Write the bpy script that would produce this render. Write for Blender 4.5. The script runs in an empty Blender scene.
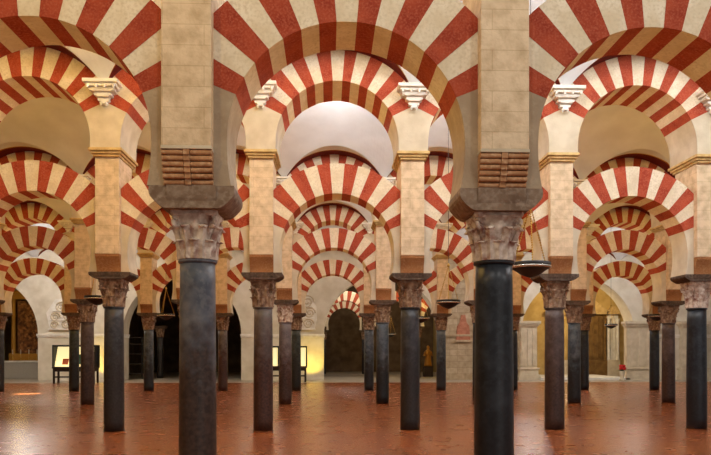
import bpy, bmesh, math, random
from mathutils import Vector, Matrix
random.seed(7)
C = bpy.context.scene.collection
S = 3.1                                   # column spacing (m)
TH = 0.03875                              # the camera is turned a little across the arcades
CAMZ = 1.643
def XN(n): return (-0.44157 + n) * S
def YK(k): return (2.42687 * k - 0.0828) * S
def px(x, y, Y):                          # where a sight line meets the plane Y
    a = math.atan((x - 355.5) / 700) + TH
    X = Y * math.tan(a)
    D = Y * math.cos(TH) + X * math.sin(TH)
    return X, CAMZ + (352 - y) * D / 700
def pX(x, Y): return px(x, 0, Y)[0]

# ------------------------------------------------------------------ materials
def lin(c): return c / 12.92 if c <= .04045 else ((c + .055) / 1.055) ** 2.4
def rgb(r, g, b): return (lin(r / 255), lin(g / 255), lin(b / 255), 1)
class Mat:
    def __init__(s, name, rough=.8, spec=.3):
        s.m = bpy.data.materials.new(name); s.m.use_nodes = True
        s.t = s.m.node_tree; s.b = s.t.nodes['Principled BSDF']
        s.b.inputs['Roughness'].default_value = rough
        s.b.inputs['Specular IOR Level'].default_value = spec
        s.pos = s.t.nodes.new('ShaderNodeNewGeometry').outputs['Position']
    def n(s, typ, **kw):
        x = s.t.nodes.new(typ)
        for k, v in kw.items():
            if k in x.inputs: x.inputs[k].default_value = v
            else: setattr(x, k, v)
        return x
    def l(s, a, b): s.t.links.new(a, b)
    def noise(s, scale, detail=4, vec=None, stretch=None):
        x = s.n('ShaderNodeTexNoise'); x.inputs['Scale'].default_value = scale; x.inputs['Detail'].default_value = detail
        v = vec or s.pos
        if stretch:
            mp = s.n('ShaderNodeMapping'); mp.inputs['Scale'].default_value = stretch; s.l(v, mp.inputs['Vector']); v = mp.outputs[0]
        s.l(v, x.inputs['Vector']); return x.outputs['Fac']
    def ramp(s, fac, stops):
        x = s.n('ShaderNodeValToRGB'); e = x.color_ramp.elements
        while len(e) < len(stops): e.new(.5)
        for q, (p, c) in zip(e, stops): q.position = p; q.color = c
        s.l(fac, x.inputs[0]); return x.outputs[0]
    def mix(s, fac, a, b, mode='MIX'):
        x = s.n('ShaderNodeMix', data_type='RGBA', blend_type=mode)
        for v, i in ((fac, 0), (a, 6), (b, 7)):
            if hasattr(v, 'links'): s.l(v, x.inputs[i])
            else: x.inputs[i].default_value = v
        return x.outputs[2]
    def col(s, c):
        if hasattr(c, 'links'): s.l(c, s.b.inputs['Base Color'])
        else: s.b.inputs['Base Color'].default_value = c
        return s
    def bump(s, h, strength=.3, dist=.02):
        x = s.n('ShaderNodeBump'); x.inputs['Strength'].default_value = strength; x.inputs['Distance'].default_value = dist
        s.l(h, x.inputs['Height']); s.l(x.outputs[0], s.b.inputs['Normal']); return s
def mottled(name, a, b, scale=3, rough=.85, spec=.25, bump=.25, fine=None, bscale=25, lo=.35, hi=.65):
    m = Mat(name, rough, spec)
    c = m.ramp(m.noise(scale, 6), [(lo, a), (hi, b)])
    if fine: c = m.mix(m.ramp(m.noise(fine[0], 5), [(.45, (0, 0, 0, 1)), (.7, (1, 1, 1, 1))]), c, fine[1])
    m.col(c)
    if bump: m.bump(m.noise(bscale, 6), bump, .015)
    return m.m
def courses(name, a, b, joint, bw, bh, rough=.88, jw=.006, bump=.3, scale=4):
    m = Mat(name, rough, .25)
    sep = m.n('ShaderNodeSeparateXYZ'); m.l(m.pos, sep.inputs[0])
    add = m.n('ShaderNodeMath', operation='ADD'); m.l(sep.outputs[0], add.inputs[0]); m.l(sep.outputs[1], add.inputs[1])
    cmb = m.n('ShaderNodeCombineXYZ'); m.l(add.outputs[0], cmb.inputs[0]); m.l(sep.outputs[2], cmb.inputs[1])
    br = m.n('ShaderNodeTexBrick'); m.l(cmb.outputs[0], br.inputs['Vector'])
    br.inputs['Scale'].default_value = 1; br.inputs['Brick Width'].default_value = bw; br.inputs['Row Height'].default_value = bh
    br.inputs['Mortar Size'].default_value = jw; br.inputs['Mortar Smooth'].default_value = .6
    br.inputs['Color1'].default_value = a; br.inputs['Color2'].default_value = b; br.inputs['Mortar'].default_value = joint
    c = m.mix(m.ramp(m.noise(scale, 7), [(.3, (.70, .66, .6, 1)), (.62, (1, 1, 1, 1))]), (0, 0, 0, 1), br.outputs[0], 'MIX')
    c = m.mix(1.0, br.outputs[0], m.ramp(m.noise(scale, 7), [(.3, (.74, .70, .64, 1)), (.6, (1, 1, 1, 1))]), 'MULTIPLY')
    m.col(c).bump(m.noise(30, 6), bump, .015)
    return m.m
M = {}
M['pier'] = courses('pier limestone', rgb(230, 206, 172), rgb(226, 201, 166), rgb(206, 180, 144), .8, .2, jw=.005, bump=.5, scale=7)
M['springer'] = mottled('springer stone', rgb(216, 203, 178), rgb(198, 183, 156), 3)
M['white'] = mottled('pale voussoir stone', rgb(238, 224, 198), rgb(222, 204, 172), 4, fine=(30, rgb(214, 196, 164)), bump=.2)
M['red'] = mottled('red brick voussoir', rgb(174, 75, 47), rgb(148, 54, 33), 5, fine=(45, rgb(182, 92, 66)), bump=.35, bscale=60)
M['corbel'] = mottled('brown corbel stone', rgb(166, 114, 70), rgb(142, 92, 54), 2.5, fine=(30, rgb(172, 126, 84)))
M['impost'] = mottled('grey impost stone', rgb(98, 80, 66), rgb(70, 57, 48), 4, fine=(20, rgb(112, 94, 80)))
M['impost_worn'] = mottled('worn brown impost stone', rgb(142, 120, 100), rgb(116, 94, 76), 4, fine=(20, rgb(158, 140, 122)))
M['springer_worn'] = mottled('worn brown springer stone', rgb(190, 170, 142), rgb(160, 138, 112), 3, fine=(24, rgb(172, 152, 126)))
M['capital'] = mottled('carved capital marble', rgb(206, 190, 172), rgb(140, 94, 78), 7, fine=(12, rgb(236, 224, 210)), rough=.6, bump=.4)
M['capital2'] = mottled('brown capital marble', rgb(152, 122, 98), rgb(98, 68, 52), 7, fine=(12, rgb(176, 154, 130)), rough=.6, bump=.4)
M['cornice'] = mottled('yellow limestone cornice', rgb(216, 186, 128), rgb(190, 156, 98), 6)
M['stucco'] = mottled('white stucco', rgb(240, 236, 226), rgb(222, 216, 204), 3, bump=.1)
M['vault'] = mottled('vault plaster', rgb(228, 228, 228), rgb(214, 213, 212), 1.2, bump=.06)
M['band'] = mottled('dark red lunette paint', rgb(112, 26, 18), rgb(92, 20, 14), 6, bump=.1)
M['gold'] = mottled('ochre painted edge', rgb(196, 146, 60), rgb(176, 126, 48), 8, bump=.1)
M['plaster'] = mottled('back wall plaster', rgb(226, 218, 200), rgb(208, 198, 176), 1.6, bump=.1)
M['ochre'] = mottled('ochre chapel plaster', rgb(206, 176, 112), rgb(182, 150, 88), 1.5, bump=.1)
M['masonry'] = courses('grey ashlar masonry', rgb(196, 178, 150), rgb(178, 160, 132), rgb(150, 132, 108), .9, .36, jw=.012)
M['pink'] = mottled('pink stone tablet', rgb(190, 130, 104), rgb(168, 108, 84), 6)
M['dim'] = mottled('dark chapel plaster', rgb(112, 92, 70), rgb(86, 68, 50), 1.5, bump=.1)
def marble(name, a, b, c, foot_tone, zmid, rough=.3):
    a, b, c = (tuple(v * .6 for v in q[:3]) + (1,) for q in (a, b, c)); foot_tone = tuple(v * .8 for v in foot_tone[:3]) + (1,)
    m = Mat(name, rough + .1, .4)
    base = m.ramp(m.noise(5, 9), [(.32, a), (.5, b), (.7, c)])
    vein = m.ramp(m.noise(16, 8), [(.48, (0, 0, 0, 1)), (.6, (1, 1, 1, 1))])
    base = m.mix(vein, base, m.mix(.5, base, c))
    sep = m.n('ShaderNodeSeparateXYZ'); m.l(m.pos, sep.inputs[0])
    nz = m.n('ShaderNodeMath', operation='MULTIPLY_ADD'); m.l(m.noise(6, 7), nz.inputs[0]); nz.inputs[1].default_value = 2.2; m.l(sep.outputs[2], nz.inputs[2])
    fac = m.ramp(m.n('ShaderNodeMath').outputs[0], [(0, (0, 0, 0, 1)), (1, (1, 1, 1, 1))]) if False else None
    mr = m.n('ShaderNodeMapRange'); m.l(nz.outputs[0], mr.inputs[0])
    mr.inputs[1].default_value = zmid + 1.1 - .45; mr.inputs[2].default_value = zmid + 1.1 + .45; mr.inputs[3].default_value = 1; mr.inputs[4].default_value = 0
    st = m.ramp(m.noise(22, 8), [(.35, foot_tone), (.72, tuple(min(1, v * 2.6) for v in foot_tone[:3]) + (1,))])  # lower shaft takes a darker mottled tone with a noisy upper edge
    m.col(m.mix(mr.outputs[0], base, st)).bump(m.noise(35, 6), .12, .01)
    return m.m
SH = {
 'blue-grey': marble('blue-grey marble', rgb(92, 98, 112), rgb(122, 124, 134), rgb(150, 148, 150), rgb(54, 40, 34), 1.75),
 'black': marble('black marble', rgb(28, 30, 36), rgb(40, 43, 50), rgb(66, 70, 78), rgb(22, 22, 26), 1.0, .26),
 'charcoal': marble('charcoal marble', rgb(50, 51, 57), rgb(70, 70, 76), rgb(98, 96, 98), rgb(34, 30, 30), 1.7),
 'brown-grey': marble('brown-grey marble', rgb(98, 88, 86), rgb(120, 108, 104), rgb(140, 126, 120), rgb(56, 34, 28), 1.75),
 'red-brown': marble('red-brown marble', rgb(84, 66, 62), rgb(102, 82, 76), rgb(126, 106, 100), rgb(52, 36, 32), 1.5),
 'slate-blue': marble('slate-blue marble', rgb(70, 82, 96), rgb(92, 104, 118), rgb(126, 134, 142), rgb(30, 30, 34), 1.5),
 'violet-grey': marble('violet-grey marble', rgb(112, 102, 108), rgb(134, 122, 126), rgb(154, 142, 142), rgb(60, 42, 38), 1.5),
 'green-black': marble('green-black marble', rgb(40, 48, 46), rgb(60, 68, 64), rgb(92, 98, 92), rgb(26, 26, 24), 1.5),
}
def simple(name, c, rough=.5, metal=0, spec=.4):
    m = Mat(name, rough, spec); m.b.inputs['Metallic'].default_value = metal
    return m.col(m.mix(m.noise(12), c, tuple(v * .8 for v in c[:3]) + (1,))).m
M['bronze'] = simple('black lacquered bowl', rgb(20, 19, 20), .5)
M['brass'] = simple('brass', rgb(206, 164, 84), .3, 1)
M['steel'] = simple('pale metal rim', rgb(226, 220, 206), .25, .8)
M['iron'] = simple('black iron', rgb(24, 24, 26), .6)
M['wire'] = simple('lamp wire', rgb(70, 62, 56), .5)
M['wood'] = simple('dark wood', rgb(48, 34, 26), .5)
M['olive'] = mottled('olive brown panelling', rgb(132, 100, 54), rgb(104, 76, 40), 3, bump=.1)
M['linen'] = simple('altar cloth', rgb(176, 170, 158), .9)
M['gilt'] = simple('gilded wood', rgb(190, 138, 58), .4, .5)
M['painting'] = mottled('dark oil painting', rgb(66, 40, 26), rgb(128, 78, 40), 3, rough=.5, bump=0, fine=(5, rgb(176, 120, 70)))
M['wax'] = simple('candle wax', rgb(236, 226, 200), .6)
M['flower'] = simple('red flowers', rgb(190, 24, 20), .7)
M['leaf'] = simple('flower leaves', rgb(40, 70, 30), .7)
M['pic_orange'] = simple('orange print', rgb(206, 96, 40), .6)
M['pic_green'] = simple('green print', rgb(60, 110, 84), .6)
def glow(name, c, s):
    m = Mat(name, .6); m.col(c); m.b.inputs['Emission Color'].default_value = c; m.b.inputs['Emission Strength'].default_value = s; return m.m
M['lit_panel'] = glow('backlit display panel', rgb(255, 236, 170), 1.0)
# floor
m = Mat('terracotta marble floor', .24, .5)
br = m.n('ShaderNodeTexBrick'); m.l(m.pos, br.inputs['Vector'])
br.offset = .5; br.inputs['Scale'].default_value = 1; br.inputs['Brick Width'].default_value = .62; br.inputs['Row Height'].default_value = .31
br.inputs['Mortar Size'].default_value = .008; br.inputs['Mortar Smooth'].default_value = .3
br.inputs['Color1'].default_value = rgb(160, 92, 46); br.inputs['Color2'].default_value = rgb(143, 76, 42); br.inputs['Mortar'].default_value = rgb(118, 62, 36)
c = m.mix(1.0, br.outputs[0], m.ramp(m.noise(2.2, 8), [(.3, (.74, .72, .7, 1)), (.65, (1.0, 1.0, 1.0, 1))]), 'MULTIPLY')
c = m.mix(m.ramp(m.noise(9, 8), [(.52, (0, 0, 0, 1)), (.75, (.5, .5, .5, 1))]), c, rgb(192, 120, 76))
m.col(c)
rr = m.n('ShaderNodeMapRange'); m.l(m.noise(3, 6), rr.inputs[0]); rr.inputs[3].default_value = .2; rr.inputs[4].default_value = .32
m.l(rr.outputs[0], m.b.inputs['Roughness'])
M['floor'] = m.m
M['pale_floor'] = mottled('pale grey paving', rgb(176, 164, 148), rgb(150, 138, 122), 1.5, rough=.35, spec=.5, bump=.05)

# ------------------------------------------------------------------ mesh helpers
def mesh(name, bm, mats, smooth=False):
    me = bpy.data.meshes.new(name)
    bmesh.ops.recalc_face_normals(bm, faces=bm.faces)
    bm.to_mesh(me); bm.free()
    for q in (mats if isinstance(mats, (list, tuple)) else [mats]): me.materials.append(q)
    if smooth: me.polygons.foreach_set('use_smooth', [True] * len(me.polygons))
    return me
def link(name, me, parent=None, loc=(0, 0, 0)):
    o = bpy.data.objects.new(name, me); C.objects.link(o); o.location = loc
    if parent: o.parent = parent
    return o
def empty(name, loc=(0, 0, 0), rz=0):
    o = bpy.data.objects.new(name, None); C.objects.link(o); o.location = loc; o.rotation_euler.z = rz
    o.empty_display_size = .2; return o
def tag(o, label, cat, group=None, kind='thing'):
    o['label'] = label; o['category'] = cat; o['kind'] = kind
    if group: o['group'] = group
    return o
def struct(name, me, label, cat, loc=(0, 0, 0)):
    o = link(name, me, None, loc); o['kind'] = 'structure'; o['label'] = label; o['category'] = cat; return o
def dup(root, loc, mats=None):
    r = root.copy(); C.objects.link(r); r.location = loc
    for ch in root.children:
        c = ch.copy(); C.objects.link(c); c.parent = r
        for g in ch.children:
            d = g.copy(); C.objects.link(d); d.parent = c
    return r
def box(bm, x0, x1, y0, y1, z0, z1, bev=0, mi=0):
    r = bmesh.ops.create_cube(bm, size=1)
    for v in r['verts']: v.co = Vector(((x0 + x1) / 2 + v.co.x * (x1 - x0), (y0 + y1) / 2 + v.co.y * (y1 - y0), (z0 + z1) / 2 + v.co.z * (z1 - z0)))
    fs = {f for v in r['verts'] for f in v.link_faces}
    for f in fs: f.material_index = mi
    if bev:
        es = list({e for v in r['verts'] for e in v.link_edges})
        bmesh.ops.bevel(bm, geom=es, offset=bev, segments=2, affect='EDGES', profile=.6)
def lathe(bm, prof, seg=32, c=(0, 0, 0), mi=0):
    rings = []
    for r, z in prof:
        if r < 1e-5: rings.append([bm.verts.new((c[0], c[1], c[2] + z))])
        else: rings.append([bm.verts.new((c[0] + r * math.cos(2 * math.pi * i / seg), c[1] + r * math.sin(2 * math.pi * i / seg), c[2] + z)) for i in range(seg)])
    for a, b in zip(rings, rings[1:]):
        for i in range(seg):
            j = (i + 1) % seg
            if len(a) == 1 and len(b) == 1: continue
            if len(a) == 1: f = bm.faces.new((a[0], b[j], b[i]))
            elif len(b) == 1: f = bm.faces.new((a[i], a[j], b[0]))
            else: f = bm.faces.new((a[i], a[j], b[j], b[i]))
            f.material_index = mi
    for g in (rings[0], rings[-1]):
        if len(g) > 1: bm.faces.new(g)
def tube(bm, pts, r, seg=6):
    pts = [Vector(p) for p in pts]; rings = []
    for i, p in enumerate(pts):
        d = (pts[min(i + 1, len(pts) - 1)] - pts[max(i - 1, 0)]).normalized()
        u = d.cross(Vector((0, 0, 1)) if abs(d.z) < .9 else Vector((1, 0, 0))).normalized(); v = d.cross(u)
        rr = r[i] if isinstance(r, (list, tuple)) else r
        rings.append([bm.verts.new(p + (u * math.cos(2 * math.pi * k / seg) + v * math.sin(2 * math.pi * k / seg)) * rr) for k in range(seg)])
    for a, b in zip(rings, rings[1:]):
        for k in range(seg): bm.faces.new((a[k], a[(k + 1) % seg], b[(k + 1) % seg], b[k]))
    bm.faces.new(rings[0]); bm.faces.new(rings[-1])
def prism(bm, poly, y0, y1, mi=0):          # polygon in x,z extruded along y
    a = [bm.verts.new((x, y0, z)) for x, z in poly]; b = [bm.verts.new((x, y1, z)) for x, z in poly]
    fs = [bm.faces.new(a), bm.faces.new(b[::-1])]
    n = len(poly)
    for i in range(n): fs.append(bm.faces.new((a[i], b[i], b[(i + 1) % n], a[(i + 1) % n])))
    for f in fs: f.material_index = mi
def prism_x(bm, poly, x0, x1, mi=0):        # polygon in y,z extruded along x
    a = [bm.verts.new((x0, y, z)) for y, z in poly]; b = [bm.verts.new((x1, y, z)) for y, z in poly]
    fs = [bm.faces.new(a), bm.faces.new(b[::-1])]
    n = len(poly)
    for i in range(n): fs.append(bm.faces.new((a[i], b[i], b[(i + 1) % n], a[(i + 1) % n])))
    for f in fs: f.material_index = mi

# ------------------------------------------------------------------ dimensions of one bay
Z_CAP, Z_IMP, Z_COR, Z_PIER, Z_CORN, Z_UP = 2.585, 3.07, 3.28, 3.63, 5.58, 5.74
LR, LRO, LC, LT = 1.18, 1.80, 3.74, .33       # lower arch: radii, centre height, half thickness
UR, URO, UC, UT = 1.25, 1.87, 5.90, .58       # upper arch
PW, PD = .24, .47                             # pier half width, half depth
H = S / 2
A_LOW, A_UP = math.radians(22), math.radians(26)

# ---- column meshes
bm = bmesh.new()
prof = []
for i in range(13):
    t = i / 12
    prof.append((.208 - .017 * t ** 1.6, Z_CAP * .985 * t))
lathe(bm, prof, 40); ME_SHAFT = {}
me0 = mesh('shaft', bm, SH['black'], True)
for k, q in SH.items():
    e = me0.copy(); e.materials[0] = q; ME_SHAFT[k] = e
bm = bmesh.new()
lathe(bm, [(.19, Z_CAP * .985), (.205, Z_CAP * .987), (.214, Z_CAP - .02), (.205, Z_CAP - .002), (.19, Z_CAP)], 40)
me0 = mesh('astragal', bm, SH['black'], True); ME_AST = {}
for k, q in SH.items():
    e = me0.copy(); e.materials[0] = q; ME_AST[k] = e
def bell(z):
    z = max(0, min(1, z / .44)); return .185 + .012 * z + .07 * z ** 3.2
bm = bmesh.new()
lathe(bm, [(bell(.44 * i / 10), .44 * i / 10) for i in range(11)], 32)
def leaf(ang, h, w, curl):
    grid = []
    nt, nu = 9, 5
    for i in range(nt):
        t = i / (nt - 1)
        z = h * min(t, .86) / .86 - max(0, t - .86) * h * .55
        r = bell(z) + .012 + curl * t ** 4
        ww = w * (1 - .25 * t) * (1 + .16 * math.sin(t * math.pi * 5)) * (1 if t < .95 else .6)
        row = []
        for j in range(nu):
            u = j / (nu - 1) * 2 - 1
            rr = r + .022 * (1 - abs(u)) + (.008 if abs(u) < .1 else 0)
            row.append((rr, u * ww / max(r, .1), z))
        grid.append(row)
    P = lambda rr, da, z: (rr * math.cos(ang + da), rr * math.sin(ang + da), z)
    fr = [[bm.verts.new(P(*q)) for q in row] for row in grid]
    bk = [[bm.verts.new(P(q[0] - .03, q[1], q[2] - .004)) for q in row] for row in grid]
    for i in range(nt - 1):
        for j in range(nu - 1):
            bm.faces.new((fr[i][j], fr[i][j + 1], fr[i + 1][j + 1], fr[i + 1][j]))
            bm.faces.new((bk[i][j], bk[i + 1][j], bk[i + 1][j + 1], bk[i][j + 1]))
        bm.faces.new((fr[i][0], fr[i + 1][0], bk[i + 1][0], bk[i][0])); bm.faces.new((fr[i][-1], bk[i][-1], bk[i + 1][-1], fr[i + 1][-1]))
    for j in range(nu - 1):
        bm.faces.new((fr[-1][j], fr[-1][j + 1], bk[-1][j + 1], bk[-1][j])); bm.faces.new((fr[0][j], bk[0][j], bk[0][j + 1], fr[0][j + 1]))
for k in range(8): leaf(k * math.pi / 4, .19, .066, .05)
for k in range(8): leaf((k + .5) * math.pi / 4, .33, .062, .06)
for k in range(4):                                             # corner volutes
    a = math.pi / 4 + k * math.pi / 2
    pts, rad = [], []
    for i in range(26):
        t = i / 25; th = t * 3.6 * math.pi; rr = .062 * (1 - .8 * t)
        pts.append(((.275 - rr * math.cos(th) * .9) * math.cos(a), (.275 - rr * math.cos(th) * .9) * math.sin(a), .375 - rr * math.sin(th))); rad.append(.024 * (1 - .4 * t))
    tube(bm, [(.2 * math.cos(a), .2 * math.sin(a), .25), (.225 * math.cos(a), .225 * math.sin(a), .33)] + pts, [.02, .022] + rad, 6)
me0 = mesh('capital', bm, M['capital'], False)
me1 = me0.copy(); me1.materials[0] = M['capital2']; ME_CAP = (me0, me1)
bm = bmesh.new()
def abacus_poly(s, conc):
    P = []
    for k in range(4):
        a = math.pi / 4 + k * math.pi / 2; b = a + math.pi / 2
        A = Vector((math.cos(a), math.sin(a))) * s * 1.3; B = Vector((math.cos(b), math.sin(b))) * s * 1.3
        for i in range(7):
            t = .06 + .88 * i / 6; p = A.lerp(B, t); p *= 1 - conc * (4 * t * (1 - t)); P.append((p.x, p.y))
    return P
pl = abacus_poly(.265, .10); pu = abacus_poly(.28, .08)
a = [bm.verts.new((x, y, .425)) for x, y in pl]; b = [bm.verts.new((x, y, .45)) for x, y in pu]; c = [bm.verts.new((x, y, .485)) for x, y in pu]
n = len(a)
for i in range(n):
    j = (i + 1) % n
    bm.faces.new((a[i], a[j], b[j], b[i])); bm.faces.new((b[i], b[j], c[j], c[i]))
bm.faces.new(a); bm.faces.new(c)
me0 = mesh('abacus', bm, M['capital']); me1 = me0.copy(); me1.materials[0] = M['capital2']; ME_ABA = (me0, me1)
def impost(zl, mat):                                            # cross-shaped block with rounded undersides
    bm = bmesh.new(); h = Z_COR - zl
    P = [(x, zl + h * f) for x, f in ((.26, 0), (.29, .04), (.335, .18), (.375, .36), (.405, .52), (.418, .66), (.42, .8), (.418, .9), (.414, 1))]
    prism(bm, P + [(-x, z) for x, z in P[::-1]], -.33, .33)
    P = [(y, zl + h * f) for y, f in ((.27, .02), (.30, .1), (.325, .25), (.34, .45), (.35, .7), (.357, 1))]
    prism_x(bm, P + [(-y, z) for y, z in P[::-1]], -PW, PW)
    return mesh('impost', bm, mat)
CAPK = {True: 1.0, False: 1.14}
ME_IMPW = impost(Z_CAP + .485 - .01, M['impost_worn'])
ME_IMP = impost(Z_CAP + .485 * 1.14, M['impost'])

# ---- pier meshes
def pier_block():
    bm = bmesh.new(); box(bm, -PW, PW, -PD, PD, Z_PIER, Z_CORN, .012); return mesh('pier_block', bm, M['pier'])
ME_PIER = pier_block()
bm = bmesh.new()                                               # rolls under the front row piers, front and back
box(bm, -PW, PW, -.33, .33, Z_COR, Z_PIER)
for s in (1, -1):
    N = 6
    for i in range(N):
        z0 = Z_COR + (Z_PIER - .03 - Z_COR) * i / N; z1 = Z_COR + (Z_PIER - .03 - Z_COR) * (i + 1) / N
        d0 = .345 + (.445 - .345) * (i / (N - 1)) ** .7; r = (z1 - z0) / 2
        poly = [(s * -.32, z0 + .002), (s * -d0, z0 + .002)] + [(s * -(d0 + r * .75 * math.sin(math.pi * q / 8)), z0 + r - r * .94 * math.cos(math.pi * q / 8)) for q in range(1, 8)] + [(s * -d0, z1 - .002), (s * -.32, z1 - .002)]
        prism_x(bm, poly, -PW, -.035); prism_x(bm, poly, .035, PW)
        poly = [(s * -.32, z0), (s * -(d0 + r * .9), z0), (s * -(d0 + r * .9), z1), (s * -.32, z1)]
        prism_x(bm, poly, -.03, .03)
ME_ROLL = mesh('roll_corbel', bm, mottled('worn roll corbel stone', rgb(190, 142, 100), rgb(160, 112, 76), 5, fine=(24, rgb(204, 166, 128))))
bm = bmesh.new()
box(bm, -PW - .004, PW + .004, -PD - .006, PD + .006, Z_PIER - .03, Z_PIER + .004, .004)
ME_ROLLTOP = mesh('fillet', bm, M['springer'])
bm = bmesh.new()                                               # plain hollow corbel of the other piers
poly = []
for i in range(9):
    t = i / 8; poly.append((-(.36 + .105 * (1 - math.cos(t * math.pi / 2))), Z_COR + (Z_PIER - .05 - Z_COR) * t))
poly.append((-PD, Z_PIER)); poly += [(-y, z) for y, z in poly[::-1]]
prism_x(bm, poly, -PW, PW)
ME_CORB = mesh('corbel', bm, M['corbel'])
bm = bmesh.new()                                               # moulded cornice wrapping the pier
for hx, hy, z0, z1 in ((PW + .025, PD + .06, Z_CORN, Z_CORN + .05), (PW + .06, PD + .10, Z_CORN + .05, Z_CORN + .10), (PW + .095, UT + .035, Z_CORN + .10, Z_UP)):
    box(bm, -hx, hx, -hy, hy, z0, z1, .012)
ME_CORN = mesh('cornice', bm, M['cornice'])
bm = bmesh.new()                                               # plain block from which two upper arches spring
pts = []
for i in range(9):
    a = A_UP * i / 8; pts.append((H - UR * math.cos(a), UC + UR * math.sin(a)))
poly = [(H - UR, Z_UP)] + pts + [(0, UC + H * math.tan(A_UP))]
poly += [(-x, z) for x, z in poly[:-1][::-1]]
prism(bm, poly, -UT, UT)
ME_SPR = mesh('springing_block', bm, M['springer'])

# ---- arch meshes
def ring(name, r, R, clip, a0, n, t, seed):
    rnd = random.Random(seed); bm = bmesh.new()
    an = [a0 + (math.pi - 2 * a0) * i / n for i in range(n + 1)]
    an = [an[0]] + [x + rnd.uniform(-.008, .008) for x in an[1:-1]] + [an[-1]]
    for i in range(n):
        sub = 5
        pi, po = [], []
        A = [an[i] + (an[i + 1] - an[i]) * q / sub for q in range(sub + 1)]
        ca = math.acos(min(1, clip / R))
        A = sorted(A + [x for x in (ca, math.pi - ca) if an[i] < x < an[i + 1]])
        for x in A:
            c_ = abs(math.cos(x)); o = R if R * c_ <= clip + 1e-6 else clip / c_
            pi.append((r * math.cos(x), r * math.sin(x))); po.append((o * math.cos(x), o * math.sin(x)))
        tt = t + rnd.uniform(-.004, .004)
        prism(bm, pi + po[::-1], -tt, tt, 0 if i % 2 == 0 else 1)
    return mesh(name, bm, [M['red'], M['white']])
ME_LRING = ring('voussoir_ring', LR, LRO, H - PW, A_LOW, 15, LT, 3)
ME_URING = ring('voussoir_ring', UR, URO, H, A_UP, 15, UT, 5)
def springer(s):
    bm = bmesh.new(); X = H - PW
    a0 = -math.asin((LC - Z_COR) / LR)
    pts = [(s * (lambda c, u: c + (H - .41 - LR * math.cos(a0)) * u * u)(LR * math.cos(a0 + (A_LOW - a0) * i / 14), max(0, 1 - i / 8)), LR * math.sin(a0 + (A_LOW - a0) * i / 14)) for i in range(15)]
    prism(bm, pts + [(s * X, X * math.tan(A_LOW)), (s * X, Z_COR - LC)], -LT, LT)
    return mesh('springer', bm, M['springer'])
ME_SP = (springer(-1), springer(1))
ME_SPW = tuple(x.copy() for x in ME_SP)
for x in ME_SPW: x.materials[0] = M['springer_worn']

# ---- bracket at the meeting of two upper arches: stepped pendant with curled ends
bm = bmesh.new()
for i, (hw, hd, z0, z1) in enumerate(((.34, .36, 6.93, 7.0), (.29, .30, 6.87, 6.93), (.20, .24, 6.79, 6.87), (.12, .18, 6.70, 6.79), (.06, .12, 6.58, 6.70))):
    box(bm, -hw, hw, -hd, .02, z0, z1, .012)
    if i > 1:
        for s in (-1, 1):
            tube(bm, [(s * (hw + .02), -hd + .005, z1 - .035), (s * (hw + .02), 0, z1 - .035)], .034, 8)
    if i == 1:
        for q in (-.25, -.08, .08, .25): tube(bm, [(q, -hd - .01, z0 + .02), (q, -hd - .02, z0 - .05)], [.032, .018], 8)
for q in (-.05, .05): tube(bm, [(q, -.1, 6.6), (q, -.1, 6.54)], [.03, .012], 8)
ME_BRK = mesh('vault_bracket', bm, M['stucco'])

def light(typ, loc, e, col, size=.4, rot=None, **kw):  # every source made here is added, without a modelled fixture
    d = bpy.data.lights.new('added_light_data', typ); d.energy = e; d.color = col
    if typ == 'AREA': d.shape = 'RECTANGLE'; d.size, d.size_y = size
    else: d.shadow_soft_size = size
    for k, v in kw.items(): setattr(d, k, v)
    o = bpy.data.objects.new('added_light', d); C.objects.link(o); o.location = loc
    if rot: o.rotation_euler = rot
    return o
DAY, WARM, GOLD = (1, .97, .93), (1, .78, .46), (1, .76, .28)
# ------------------------------------------------------------------ the arcades
ORD = ['first', 'second', 'third', 'fourth', 'fifth', 'sixth', 'seventh', 'eighth', 'ninth', 'tenth', 'eleventh', 'twelfth']
ROWN = {1: 'front row', 2: 'second row', 3: 'third row', 4: 'fourth row', 6: 'chapel row'}
# per row: columns built; columns the photograph shows (for counting)
ROWS = {1: (-1, 2), 2: (-2, 4), 3: (-3, 5), 4: (-5, 6)}
SEEN = {1: (0, 1), 2: (-1, 3), 3: (-2, 4), 4: (-5, 5)}
TONE = {(1, 0): 'blue-grey', (1, 1): 'black', (2, -1): 'charcoal', (2, 0): 'brown-grey', (2, 1): 'charcoal', (2, 2): 'red-brown', (2, 3): 'black',
        (3, -2): 'red-brown', (3, -1): 'charcoal', (3, 0): 'violet-grey', (3, 1): 'slate-blue', (3, 2): 'black', (3, 3): 'slate-blue', (3, 4): 'red-brown',
        (4, -4): 'charcoal', (4, -3): 'green-black', (4, -2): 'slate-blue', (4, -1): 'brown-grey', (4, 0): 'green-black', (4, 1): 'slate-blue', (4, 2): 'slate-blue', (4, 3): 'black', (4, 4): 'black', (4, 5): 'black'}
def where(k, n, lo, hi):
    if n < lo: return ROWN[k] + ', beyond the dim yellow end'
    if n > hi: return ROWN[k] + ', beyond the bright white end'
    return ROWN[k] + ', ' + ORD[n - lo] + ' from the dim yellow end'
def column(k, n, Y, place, tone, cap):
    t = empty('column', (XN(n), Y, 0), 0)
    tag(t, f'{tone} marble column with carved capital, {place}', 'column', 'marble columns of the ' + ROWN[k])
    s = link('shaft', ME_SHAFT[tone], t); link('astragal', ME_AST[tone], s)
    c = link('capital', ME_CAP[cap], t, (0, 0, Z_CAP)); link('abacus', ME_ABA[cap], c); c.scale.z = CAPK[k == 1]
    link('impost', ME_IMPW if k == 1 else ME_IMP, t)
    if (k, n) == (1, 0):
        t.location.x += .025; s.scale = (.93, .93, 1); c.scale = (.93, .93, 1)
    return t
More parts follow.
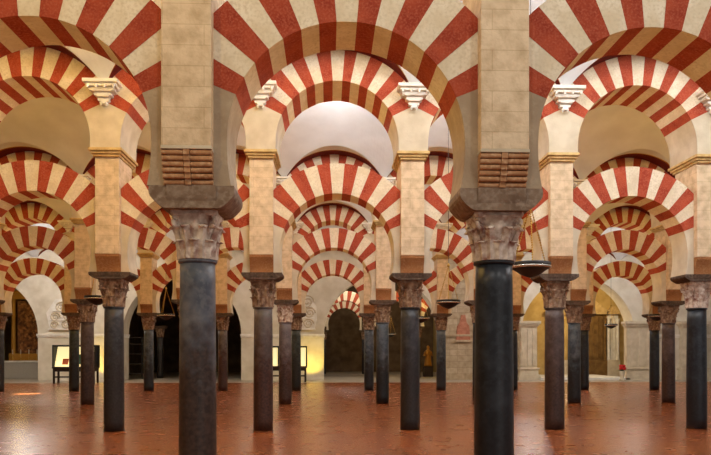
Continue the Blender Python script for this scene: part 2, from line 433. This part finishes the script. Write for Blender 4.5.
def lower_arch(k, n, Y, place):
    t = empty('horseshoe_arch', (XN(n) + H, Y, LC))
    tag(t, f'red and white striped horseshoe arch, lower tier, {place}', 'arch', 'lower arches of the ' + ROWN[k])
    link('voussoir_ring', ME_LRING, t); sp = ME_SPW if k == 1 else ME_SP; link('springer', sp[0], t); link('springer', sp[1], t)
    return t
for k, (n0, n1) in ROWS.items():
    Y = YK(k); lo, hi = SEEN[k]
    for n in range(n0, n1 + 1):
        w = where(k, n, lo, hi)
        column(k, n, Y, w, TONE.get((k, n), 'charcoal'), 0 if k == 1 or (k, n) in ((2, 3), (3, 0)) else 1)
        p = empty('pier', (XN(n), Y, Z_COR))
        tag(p, f'square pale stone pier above its column, {w}', 'pier', 'stone piers of the ' + ROWN[k])
        link('pier_block', ME_PIER, p, (0, 0, -Z_COR))
        if k == 1:
            cb = link('roll_corbel', ME_ROLL, p, (0, 0, -Z_COR)); link('fillet', ME_ROLLTOP, cb)
        else: link('corbel', ME_CORB, p, (0, 0, -Z_COR))
        link('cornice', ME_CORN, p, (0, 0, -Z_COR))
        if k > 1:
            link('springing_block', ME_SPR, p, (0, 0, -Z_COR))
            b = link('vault_bracket', ME_BRK, None, (XN(n), Y - UT, 0))
            tag(b, f'stepped white stucco bracket between upper arches, {w}', 'bracket', 'stucco brackets of the ' + ROWN[k])
    for n in range(n0, n1):
        w = where(k, n, n0, n1)
        lower_arch(k, n, Y, w)
        if k > 1:
            t = empty('round_arch', (XN(n) + H, Y, UC))
            tag(t, f'red and white striped round arch, upper tier, {w}', 'arch', 'upper arches of the ' + ROWN[k])
            link('voussoir_ring', ME_URING, t)

# ------------------------------------------------------------------ vaults over the aisles
def vault(name, ya, yb, n0, n1, rise, label):
    bm = bmesh.new(); NX, L = 32, yb - ya
    ZS = UC + math.sqrt(URO ** 2 - H * H)
    def zl(x):
        xi = ((x - XN(0)) % S) - H; return UC + math.sqrt(max(0, URO ** 2 - xi * xi))
    def zm(y): u = (y - L / 2) / (L / 2); return ZS + rise * (1 - u * u)
    rows, mi = [], []
    for i in range((n1 - n0) * NX + 1):
        x = XN(n0) + S * i / NX; z = zl(x)
        d = L / 2 * (1 - math.sqrt(max(0, 1 - (z - ZS) / rise)))      # where the lunette dies into the main vault
        b1, b2 = min(.46, d * .8), min(.52, d * .9)
        half = [(0, z), (b1 / 2, z), (b1, z), (b2, z), ((b2 + d) / 2, z), (d, z)]
        main = [(d + (L - 2 * d) * q / 28, zm(d + (L - 2 * d) * q / 28)) for q in range(1, 28)]
        rows.append([bm.verts.new((x, ya + y, zz)) for y, zz in half + main + [(L - y, zz) for y, zz in half[::-1]]])
    n = len(rows[0]); mats = [1, 1, 2, 0, 0]; mats = mats + [0] * (n - 1 - 10) + mats[::-1]
    for a, b in zip(rows, rows[1:]):
        for j in range(n - 1):
            f = bm.faces.new((a[j], b[j], b[j + 1], a[j + 1])); f.material_index = mats[j]; f.smooth = False
    bmesh.ops.remove_doubles(bm, verts=bm.verts, dist=1e-5)
    struct(name, mesh(name, bm, [M['vault'], M['band'], M['gold']]), label, 'ceiling')
vault('ceiling', YK(1) + UT, YK(2) - UT, -3, 5, 1.6, 'white plaster vault over the aisle between front and second rows')
vault('ceiling.001', YK(2) + UT, YK(3) - UT, -4, 6, 1.6, 'white plaster vault over the aisle between second and third rows')
vault('ceiling.002', YK(3) + UT, YK(4) - UT, -6, 7, 1.6, 'white plaster vault over the aisle between third and fourth rows')
YB = 41.0
vault('ceiling.003', YK(4) + UT, YB + .2, -7, 9, 2.2, 'white plaster vault between the fourth row and the chapel wall')

# ------------------------------------------------------------------ floor and back walls
bm = bmesh.new(); box(bm, -34, 36, -9, 37.6, -.2, 0)
struct('floor', mesh('floor', bm, M['floor']), 'polished terracotta coloured marble floor under the columns', 'floor')
bm = bmesh.new(); box(bm, -34, 36, 37.6, 64, -.2, 0.0)
struct('floor.001', mesh('floor', bm, M['pale_floor']), 'pale grey paving along the chapel wall', 'floor')
# openings of the chapel wall, by where their jambs stand
RO = 3.42; ZS_O = 2.66
OC = [pX(-15, YB), pX(182, YB), pX(380, YB), pX(578, YB)]
OC = [OC[1] + (i - 1) * (OC[3] - OC[1]) / 2 for i in range(-1, 5)]
WT = 1.3
bm = bmesh.new()
def wall_piece(poly, mi=0): prism(bm, poly, YB, YB + WT, mi)
xl = OC[0] - 8
edges = []
NA = 28
for c in OC:
    arc = [(c - RO * math.cos(math.pi * i / NA), ZS_O + RO * math.sin(math.pi * i / NA)) for i in range(NA + 1)]
    for (x0, z0), (x1, z1) in zip(arc, arc[1:]): wall_piece([(x0, z0), (x1, z1), (x1, 9.6), (x0, 9.6)])
    edges.append((c - RO, c + RO))
spans = [(xl, edges[0][0])] + [(edges[i][1], edges[i + 1][0]) for i in range(len(edges) - 1)] + [(edges[-1][1], edges[-1][1] + 8)]
for i, (a, b) in enumerate(spans):
    wall_piece([(a, 0), (b, 0), (b, ZS_O), (a, ZS_O)], 1 if i == 4 else 0)
    wall_piece([(a, ZS_O), (b, ZS_O), (b, 9.6), (a, 9.6)], 1 if i == 4 else 0)
struct('wall_back', mesh('wall_back', bm, [M['plaster'], M['masonry']]), 'plastered chapel wall with wide round arched openings behind the fourth row', 'wall')
for i, (a, b) in enumerate(spans):
    bm = bmesh.new()
    box(bm, a - .06, b + .06, YB - .10, YB + WT + .05, ZS_O - .10, ZS_O + .03, .02); box(bm, a - .03, b + .03, YB - .06, YB + WT + .03, ZS_O - .18, ZS_O - .10, .015)
    struct(f'trim_{i+1}', mesh('trim', bm, M['stucco'] if i != 4 else M['masonry']), f'moulded stone ledge on the {ORD[i]} pier of the chapel wall', 'trim')
bm = bmesh.new(); box(bm, -34, 36, 58, 58.4, 0, 10)
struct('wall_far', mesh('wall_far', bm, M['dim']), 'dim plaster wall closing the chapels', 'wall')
bm = bmesh.new(); box(bm, -34, 36, YB + WT, 58.4, 9.0, 9.2)
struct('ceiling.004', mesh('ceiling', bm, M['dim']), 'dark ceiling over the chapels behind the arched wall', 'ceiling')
bm = bmesh.new(); box(bm, -25.4, -25, -9, 58, 0, 10)  # added wall out of view, blocks world light from this side
struct('light_blocker_left', mesh('light_blocker_left', bm, M['ochre']), 'added unseen ochre wall keeping outside light off the dim yellow end of the aisles', 'wall')
for i, x in enumerate([(spans[2][0] + spans[2][1]) / 2, (spans[3][0] + spans[3][1]) / 2, (spans[4][0] + spans[4][1]) / 2]):
    bm = bmesh.new(); box(bm, x - .25, x + .25, YB + WT, 58, 0, 9)
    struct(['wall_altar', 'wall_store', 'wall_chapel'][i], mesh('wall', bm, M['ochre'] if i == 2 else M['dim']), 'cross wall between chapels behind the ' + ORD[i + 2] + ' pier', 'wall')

# ------------------------------------------------------------------ arcade standing in the openings behind the wall
Y6 = YK(6)
XN_ = XN
for n, lab in ((-3, 'inside the dark store opening'), (1, 'in the dark central doorway, front of passage'), (2, 'in the dark central doorway beside gold lit recess')):
    column(6, n, Y6, lab, 'charcoal', 1).location.x += .9 * (n > 0)
for n, lab in ((0, 'in the dark central doorway, passage side'), (1, 'in the dark central doorway, middle bay'), (2, 'in the dark central doorway, gold lit bay')):
    lower_arch(6, n, Y6, lab).location.x += .9

lower_arch(6, 0, YK(7), 'deep in the dark central passage').location.x = pX(344, YK(7))
for q, lab in ((-1, 'deep in the dark central passage, doorway jamb side'), (1, 'deep in the dark central passage, gold lit side')):
    column(6, 0, YK(7), lab, 'charcoal', 1).location.x = pX(344, YK(7)) + q * H
light('POINT', (pX(346, 49), 48.6, 7.5), 200, DAY, .3)  # added unseen light deep in the passage
# ------------------------------------------------------------------ hanging lamps
bm = bmesh.new(); lathe(bm, [(.0, -.19), (.06, -.175), (.16, -.13), (.26, -.06), (.315, -.03), (.32, .05), (.30, .05), (.24, -.04), (.14, -.11), (0, -.15)], 36); ME_BOWL = mesh('bowl', bm, M['bronze'], True)
bm = bmesh.new(); lathe(bm, [(.285, -.04), (.315, -.04), (.33, -.02), (.315, .0), (.285, .0), (.285, -.04)], 36); ME_RIM = mesh('rim', bm, M['steel'], True)
bm = bmesh.new(); lathe(bm, [(.0, .0), (.035, .01), (.045, .04), (.03, .07), (.012, .10), (0, .11)], 14); ME_HOOK = mesh('hook', bm, M['brass'], True)
HK = .95
ME_CH = []
for q in range(3):
    a = q * 2 * math.pi / 3 + .35; bm = bmesh.new(); N = 24
    for i in range(N):
        t0, t1 = i / N, (i + .8) / N
        P = lambda t: Vector((.31 * (1 - t) * math.cos(a), .31 * (1 - t) * math.sin(a), .01 + (HK) * t))
        tube(bm, [P(t0), P((t0 + t1) / 2), P(t1)], [.007, .016, .007], 5)
    tube(bm, [P(0), P(1)], .004, 4)
    ME_CH.append(mesh('chain', bm, M['brass']))
ZV = 8.55
def lamp(X, Y, Z, label, ztop):
    t = empty('hanging_lamp', (X, Y, Z)); tag(t, label, 'lamp', 'hanging bowl lamps')
    b = link('bowl', ME_BOWL, t); link('rim', ME_RIM, b)
    for c_ in ME_CH: link('chain', c_, t)
    link('hook', ME_HOOK, t, (0, 0, HK - .02))
    bm = bmesh.new(); tube(bm, [(0, 0, HK + .08), (0, 0, ztop - Z)], .007, 5); link('wire', mesh('wire', bm, M['wire']), t)
def lamp_at(x, y, Y, label, ztop=ZV):
    X, Z = px(x, y, Y); lamp(X, Y, Z, label, ztop)
mid = lambda k: (YK(k) + YK(k + 1)) / 2
lamp_at(530.5, 266, mid(1), 'large black bowl lamp on brass chains beside the black front column')
lamp_at(448.5, 302, mid(2), 'black bowl lamp on a long wire in front of the ashlar pier')
lamp_at(97, 298, mid(2), 'black bowl lamp half hidden by a charcoal column in the yellow side')
lamp_at(166, 315, mid(3), 'small black bowl lamp before the dark store opening')
lamp_at(421, 318, mid(3), 'small bowl lamp just past the charcoal second row column')
lamp_at(657, 316, mid(3), 'small black bowl lamp between red-brown column and chapel pedestal')
lamp_at(611, 325, 35, 'small pale rimmed bowl lamp hanging in front of golden chapel', 9.0)
lamp_at(391, 334, 43.6, 'tiny bowl lamp in the dark central doorway', 9.0)

# ------------------------------------------------------------------ lit display cases in front of the chapel wall
def case(x0, x1, ytop, Y, label, pics, nseg):
    X0, zt = px(x0, ytop, Y); X1, zb = px(x1, 374, Y); w = X1 - X0
    t = empty('display_case', ((X0 + X1) / 2, Y, 0)); tag(t, label, 'display case', 'lit display cases')
    h = w / 2
    bm = bmesh.new(); box(bm, -h, h, -.3, .45, .78, .86, .01); box(bm, -h + .06, h - .06, -.26, .42, .62, .78); link('table_top', mesh('table_top', bm, M['wood']), t)
    for sx in (-1, 1):
        for sy in (-.24, .38):
            bm = bmesh.new(); box(bm, sx * (h - .09) - .045, sx * (h - .09) + .045, sy - .045, sy + .045, 0, .78); link('leg', mesh('leg', bm, M['wood']), t)
    bm = bmesh.new(); box(bm, -h + .1, h - .1, -.26, -.22, .3, .38); link('stretcher', mesh('stretcher', bm, M['wood']), t)
    bm = bmesh.new()
    box(bm, -h, -h + .06, -.26, .45, .86, zt); box(bm, h - .06, h, -.26, .45, .86, zt); box(bm, -h, h, -.26, .45, zt - .08, zt)
    for q in range(1, nseg): box(bm, -h + w * q / nseg - .03, -h + w * q / nseg + .03, -.2, .45, .86, zt)
    link('case_frame', mesh('case_frame', bm, M['iron']), t)
    bm = bmesh.new()
    zz = zt - .1
    prism_x(bm, [(-.12, .88), (-.08, .88), (.36, zz), (.32, zz)], -h + .08, h - .08)
    p = link('display_panel', mesh('display_panel', bm, M['lit_panel']), t)
    for (u, v, ww, hh, mk) in pics:
        bm = bmesh.new(); f0, f1 = v, v + hh
        A = lambda f: (-.12 + .44 * f - .012, .88 + (zz - .88) * f); B = lambda f: (-.12 + .44 * f - .002, .88 + (zz - .88) * f)
        prism_x(bm, [A(f0), B(f0), B(f1), A(f1)], -h + w * u, -h + w * (u + ww)); link('printed_picture', mesh('picture', bm, M[mk]), p)
    return t
case(54, 97, 345, 37.3, 'lit display case with an orange print behind the yellow side columns', [(.2, .1, .14, .3, 'pic_orange'), (.56, .12, .16, .5, 'pic_green')], 1)
case(264, 307, 346, 38.6, 'lit display case with white panels beside the yellow glowing strip', [(.74, .1, .1, .6, 'pic_orange')], 3)

# carved consoles on the piers
def console(x0, x1, y0, y1, label):
    X0, z1 = px(x0, y0, YB - .12); X1, z0 = px(x1, y1, YB - .12); w, h = X1 - X0, z1 - z0
    t = empty('carved_console', ((X0 + X1) / 2, YB, z0)); tag(t, label, 'carving', 'carved stone consoles')
    bm = bmesh.new()
    poly = [(-w * .42, 0), (w * .42, 0), (w * .5, h * .3), (w * .48, h * .62), (w * .22, h), (-w * .3, h), (-w * .5, h * .55)]
    prism(bm, poly, -.1, 0)
    for q in (.0, .3, .6): box(bm, -w * (.46 - .16 * q), w * (.46 - .16 * q), -.16, -.1, h * q, h * q + .07, .02)
    link('console_slab', mesh('slab', bm, M['stucco']), t)
    for cx, cz, s in ((w * .2, h * .74, .22), (-w * .18, h * .74, .18), (w * .28, h * .45, .18), (0, h * .46, .2), (-w * .3, h * .42, .16), (w * .24, h * .17, .16), (-w * .06, h * .18, .16), (-w * .32, h * .16, .13)):
        bm = bmesh.new(); R_ = s * min(w, h)
        pts = [(cx + R_ * (1 - .85 * i / 30) * math.cos(i * .42), -.12, cz + R_ * (1 - .85 * i / 30) * math.sin(i * .42)) for i in range(31)]
        tube(bm, pts, [.06 * (1 - .5 * i / 30) for i in range(31)], 6); link('scroll', mesh('scroll', bm, M['springer']), t)
console(46, 92, 299, 330, 'carved scrolled stone console above the orange-print display case')
console(284, 317, 292, 330, 'carved scrolled stone console above the white-panelled display case')

# pink tablet on the ashlar pier
X, z0 = px(463, 340, YB); _, z1 = px(463, 315, YB); z1 = max(z1, z0 + .8); h = z1 - z0
t = empty('wall_tablet', (X, YB, z0)); tag(t, 'pink stone tablet with pointed top on the grey ashlar pier', 'tablet')
bm = bmesh.new(); prism(bm, [(-.42, 0), (.42, 0), (.36, h * .55), (.2, h * .7), (.12, h), (-.12, h), (-.2, h * .7), (-.36, h * .55)], -.09, 0); link('tablet_slab', mesh('tablet', bm, M['pink']), t)
bm = bmesh.new(); box(bm, -.5, .5, -.14, 0, -.12, 0, .02); link('tablet_ledge', mesh('ledge', bm, M['masonry']), t)

# pilasters beside the golden chapel
def pilaster(x0, x1, Y, label, ztop, mk='springer'):
    X0, X1 = pX(x0, Y), pX(x1, Y); w = (X1 - X0) / 2
    t = empty('pilaster', ((X0 + X1) / 2, Y, 0)); tag(t, label, 'pilaster', 'stone pilasters of the chapel wall')
    bm = bmesh.new(); d = .5
    for e, za, zb in ((.10, 0, .22), (.05, .22, .34), (0, .34, .62), (.06, .62, .72)): box(bm, -w - e, w + e, -d - e, .0, za, zb, .015)
    link('pedestal', mesh('pedestal', bm, M[mk]), t)
    bm = bmesh.new(); box(bm, -w + .06, w - .06, -d + .08, 0, .72, ztop - .34)
    for q in (-1, 0, 1): box(bm, q * w * .56 - w * .19, q * w * .56 + w * .19, -d + .03, -d + .09, .84, ztop - .44, .012)
    link('pilaster_shaft', mesh('pshaft', bm, M[mk]), t)
    bm = bmesh.new()
    for e, za, zb in ((-.02, ztop - .34, ztop - .26), (.05, ztop - .26, ztop - .16), (.12, ztop - .16, ztop)): box(bm, -w - e, w + e, -d - e, 0, za, zb, .015)
    link('pilaster_capital', mesh('pcap', bm, M[mk]), t)
pilaster(623, 654, YB, 'broad stone pilaster on a moulded pedestal past the golden chapel', 3.45)
pilaster(678, 704, YB, 'stone pilaster at the bright end behind the black second row column', 3.45)
pilaster(518, 536, YB, 'narrow stone pilaster between black and red-brown columns', 3.45)

# golden chapel: niche, columns, steps, flowers
YC = 47.0
bm = bmesh.new(); xa, xb = pX(536, YC), pX(640, YC)
box(bm, xa - 1, xb + 1, YC, YC + .3, 0, 8.9)
struct('wall_golden', mesh('wall_golden', bm, M['ochre']), 'ochre back wall of the golden chapel', 'wall')
for i, (x, lab) in enumerate(((556, 'ochre altar screen panel beside the slate-blue column'), (590, 'olive brown altar screen panel behind the pale rimmed lamp'), (612, 'narrow white altar screen panel beside the red flowers'))):
    w = [.7, 1.1, .45][i]
    t = empty('altar_screen', (pX(x, YC - .05), YC, 0)); tag(t, lab, 'altar screen', 'golden chapel altar screens')
    bm = bmesh.new(); box(bm, -w, w, -.35, 0, 0, 1.1, .02); link('plinth', mesh('plinth', bm, M['olive'] if i == 1 else M['springer']), t)
    bm = bmesh.new(); box(bm, -w + .08, w - .08, -.2, 0, 1.1, 4.2, .02)
    for s in (-1, 1): lathe(bm, [(.12, 1.1), (.10, 1.3), (.085, 3.6), (.14, 3.9)], 14, (s * (w - .14), -.26, 0))
    nf = int(w * 6)
    for q in range(nf): box(bm, -w + .34 + (2 * w - .68) * q / max(1, nf - 1) - .05, -w + .34 + (2 * w - .68) * q / max(1, nf - 1) + .05, -.27, -.2, 1.25, 4.05, .02)
    link('screen_panel', mesh('screen', bm, [M['ochre'], M['olive'], M['stucco']][i]), t)
    bm = bmesh.new(); prism(bm, [(-w - .05, 4.2), (w + .05, 4.2), (w + .05, 4.4), (0, 4.4 + w * .8), (-w - .05, 4.4)], -.42, 0); link('pediment', mesh('pediment', bm, M['cornice']), t)
X, Zf = px(622, 366, YB - 1.6)
t = empty('flower_vase', (X, YB - 1.6, .0)); tag(t, 'red flowers in a stone urn before the broad pilaster', 'flowers')
bm = bmesh.new(); lathe(bm, [(.14, 0), (.16, .06), (.08, .12), (.12, .3), (.17, .5), (.15, .56)], 20); link('urn', mesh('urn', bm, M['springer'], True), t)
rnd = random.Random(4); bm = bmesh.new()
for i in range(14):
    a, r = rnd.uniform(0, 6.28), rnd.uniform(0, .2)
    bmesh.ops.create_icosphere(bm, subdivisions=2, radius=rnd.uniform(.05, .09), matrix=Matrix.Translation((r * math.cos(a), r * math.sin(a), .72 + rnd.uniform(-.08, .16))))
link('blossoms', mesh('blossoms', bm, M['flower']), t)
bm = bmesh.new()
for i in range(9):
    a = i * .7; tube(bm, [(0, 0, .5), (.1 * math.cos(a), .1 * math.sin(a), .62), (.22 * math.cos(a), .22 * math.sin(a), .6)], [.02, .03, .005], 5)
link('greenery', mesh('greenery', bm, M['leaf']), t)
bm = bmesh.new(); box(bm, pX(536, YB) , pX(626, YB) , YB - .6, YB + 5, 0, .14, .02)
struct('trim_8', mesh('step', bm, M['stucco']), 'white marble step at the golden chapel', 'step')

# altar at the dim yellow end
YA = 44.5
X0, X1 = pX(18, YA), pX(40, YA)
t = empty('altar_table', ((X0 + X1) / 2 - .3, YA, 0)); tag(t, 'pale cloth covered altar table below the dark framed painting', 'altar')
bm = bmesh.new(); box(bm, -1.1, 1.1, -.4, .4, 0, 1.0, .02); link('altar_body', mesh('abody', bm, M['linen']), t)
bm = bmesh.new(); box(bm, -1.2, 1.2, -.48, .45, 1.0, 1.1, .02); link('altar_top', mesh('atop', bm, M['stucco']), t)
for i in range(4):
    k = empty('candlestick', ((X0 + X1) / 2 - .3 - .75 + .5 * i, YA + .1, 1.1)); tag(k, f'slim brass candlestick on the altar table, {ORD[i]} from the yellow side', 'candlestick', 'altar candlesticks')
    bm = bmesh.new(); lathe(bm, [(.08, 0), (.03, .06), (.02, .1), (.035, .2), (.018, .3), (.045, .42)], 14); link('stick', mesh('stick', bm, M['brass'], True), k)
    bm = bmesh.new(); lathe(bm, [(.02, .42), (.02, .7)], 10); link('candle', mesh('candle', bm, M['wax']), k)
t = empty('altarpiece', ((X0 + X1) / 2 - .2, YA + 1.2, 0)); tag(t, 'tall gilded altarpiece with a dark painting behind the altar table', 'altarpiece')
bm = bmesh.new(); box(bm, -1.0, 1.0, -.05, 0, 1.6, 4.9); link('painting', mesh('painting', bm, M['painting']), t)
bm = bmesh.new()
for s in (-1, 1): lathe(bm, [(.2, 0), (.2, 1.4), (.14, 1.5), (.12, 4.8), (.2, 5.0)], 16, (s * 1.2, -.15, 0))
box(bm, -1.45, 1.45, -.35, .1, 5.0, 5.3, .03); box(bm, -1.45, 1.45, -.3, .1, 0, 1.55, .03); prism(bm, [(-1.4, 5.3), (1.4, 5.3), (0, 6.2)], -.3, .1)
link('altarpiece_frame', mesh('aframe', bm, M['gilt']), t)
# metal rack in the store opening
X0, X1 = pX(124, 43.5), pX(142, 43.5)
t = empty('metal_rack', ((X0 + X1) / 2, 43.5, 0)); tag(t, 'black metal shelving rack in the dark store opening', 'rack')
for sx in (-.62, .62):
    for sy in (-.25, .25):
        bm = bmesh.new(); box(bm, sx - .03, sx + .03, sy - .03, sy + .03, 0, 2.6); link('post', mesh('post', bm, M['steel'] if False else M['iron']), t)
for z in (.3, .9, 1.5, 2.1, 2.5):
    bm = bmesh.new(); box(bm, -.66, .66, -.28, .28, z, z + .05); link('shelf', mesh('shelf', bm, M['wire']), t)
# gilded statue glinting in the doorway recess
X = pX(428, 46.5)
t = empty('gilded_statue', (X, 46.5, 0)); tag(t, 'small gilded statue on a plinth past the charcoal column, in dark doorway', 'statue')
bm = bmesh.new(); box(bm, -.3, .3, -.3, .3, 0, .7, .03); link('plinth', mesh('plinth', bm, M['wood']), t)
bm = bmesh.new(); lathe(bm, [(.26, .7), (.24, .9), (.18, 1.3), (.2, 1.6), (.16, 1.75), (.07, 1.82), (.1, 1.92), (.1, 2.02), (0, 2.1)], 18)
tube(bm, [(-.18, 0, 1.65), (-.28, -.1, 1.4), (-.1, -.25, 1.45)], [.07, .06, .04]); tube(bm, [(.18, 0, 1.65), (.28, -.1, 1.4), (.1, -.25, 1.5)], [.07, .06, .04])
link('figure', mesh('figure', bm, M['gilt'], True), t)

# ------------------------------------------------------------------ light
def aisle(k, n0, n1, f, z=8.1, dy=-.6):  # added unseen point lights above each bay of an aisle
    for n in range(n0, n1):
        e, c_, *q = f(n)
        light('POINT', (XN(n) + H, mid(k) + (q[0] if q else dy), z), e, c_, .3)
COOL = (.95, .97, 1)
aisle(0, -3, 4, lambda n: (95, (1, .66, .28)) if n < 0 else (122, DAY), 6.5, 0)
COOL = (.95, .97, 1)
aisle(0, -3, 0, lambda n: (60, GOLD), 6.5, 0)
AMBER = (1, .60, .13)
aisle(1, -2, 4, lambda n: (165, (1, .62, .14)) if n < 0 else (225, COOL))
aisle(2, -3, 5, lambda n: (75, AMBER, -1.2) if n < 0 else (225, COOL) if n < 1 else (140, COOL) if n < 2 else (80, AMBER, -1.2))
aisle(3, -5, 6, lambda n: (60, AMBER) if n < 0 else (150, DAY) if n < 1 else (80, DAY) if n < 2 else (60, AMBER))
for x, e, c_ in ((-15, 700, DAY), (-9, 200, WARM), (-3, 170, DAY), (3, 120, WARM), (10, 450, COOL), (16, 450, DAY)):
    light('POINT', (x, 35, 7.7), e, c_, .3)  # added unseen lights that brighten the chapel wall
light('POINT', (pX(578, 44.5), 44, 5.6), 400, WARM, .3)           # assumed light in the golden chapel
light('POINT', (pX(20, 43), 43, 5.2), 60, GOLD, .3)                # added light at the altar
light('POINT', (pX(160, 43.4), 43.6, 6.0), 25, WARM, .3)           # added light in the store
light('POINT', (pX(352, 43.4), 43.6, 7.2), 330, DAY, .3)           # added light in the passage
light('POINT', (pX(430, 43.4), 43.6, 7.0), 400, GOLD, .3)  # added light for the doorway recess
for x in (311.5, 100): light('SPOT', (pX(x, 39.6), 39.6, .35), 170, (1, .70, .07), .08, (math.radians(122), 0, 0), spot_size=math.radians(70), spot_blend=.6)  # assumed spots washing strips of the chapel wall yellow
light('SPOT', (pX(16, 27) + 1.0, 27.4, 7.2), 16000, (1, .95, .85), .05, (math.radians(5), math.radians(8), 0), spot_size=math.radians(9), spot_blend=.3)  # assumed spot making the bright patch on the floor
# added gold spots, no fixtures, that wash the undersides of the arches
for k, (n0, n1) in ROWS.items():
    for n in range(n0, n1):
        side = k > 2 and not 0 <= n <= 1
        e, c_ = (22, AMBER) if side else (17, (1, .67, .2))
        light('SPOT', (XN(n) + H, YK(k), 3.2), e, c_, .1, (math.pi, 0, 0), spot_size=math.radians(150), spot_blend=.5)
        if k > 1: light('SPOT', (XN(n) + H, YK(k), 5.62), e, c_, .1, (math.pi, 0, 0), spot_size=math.radians(150), spot_blend=.5)
# added area light behind the viewer brightening the front faces, no doorway modelled
light('AREA', (13, -14, 5), 350, (1, .97, .92), (18, 9), (math.radians(94), 0, math.radians(12)))
W = bpy.data.worlds.new('world'); bpy.context.scene.world = W; W.use_nodes = True
bg = W.node_tree.nodes['Background']; bg.inputs[0].default_value = (1, .94, .86, 1); bg.inputs[1].default_value = .32

# ------------------------------------------------------------------ camera
cd = bpy.data.cameras.new('camera'); cam = bpy.data.objects.new('camera', cd); C.objects.link(cam)
cam.location = (0, 0, CAMZ); cam.rotation_euler = (math.pi / 2, 0, -TH)
cd.sensor_width = 36; cd.lens = 700 / 711 * 36; cd.shift_y = 124.5 / 711; cd.clip_end = 200
sc = bpy.context.scene; sc.camera = cam
vs = sc.view_settings; vs.view_transform = 'Standard'; vs.look = 'None'; vs.gamma = 1; vs.use_curve_mapping = False; vs.exposure = 0
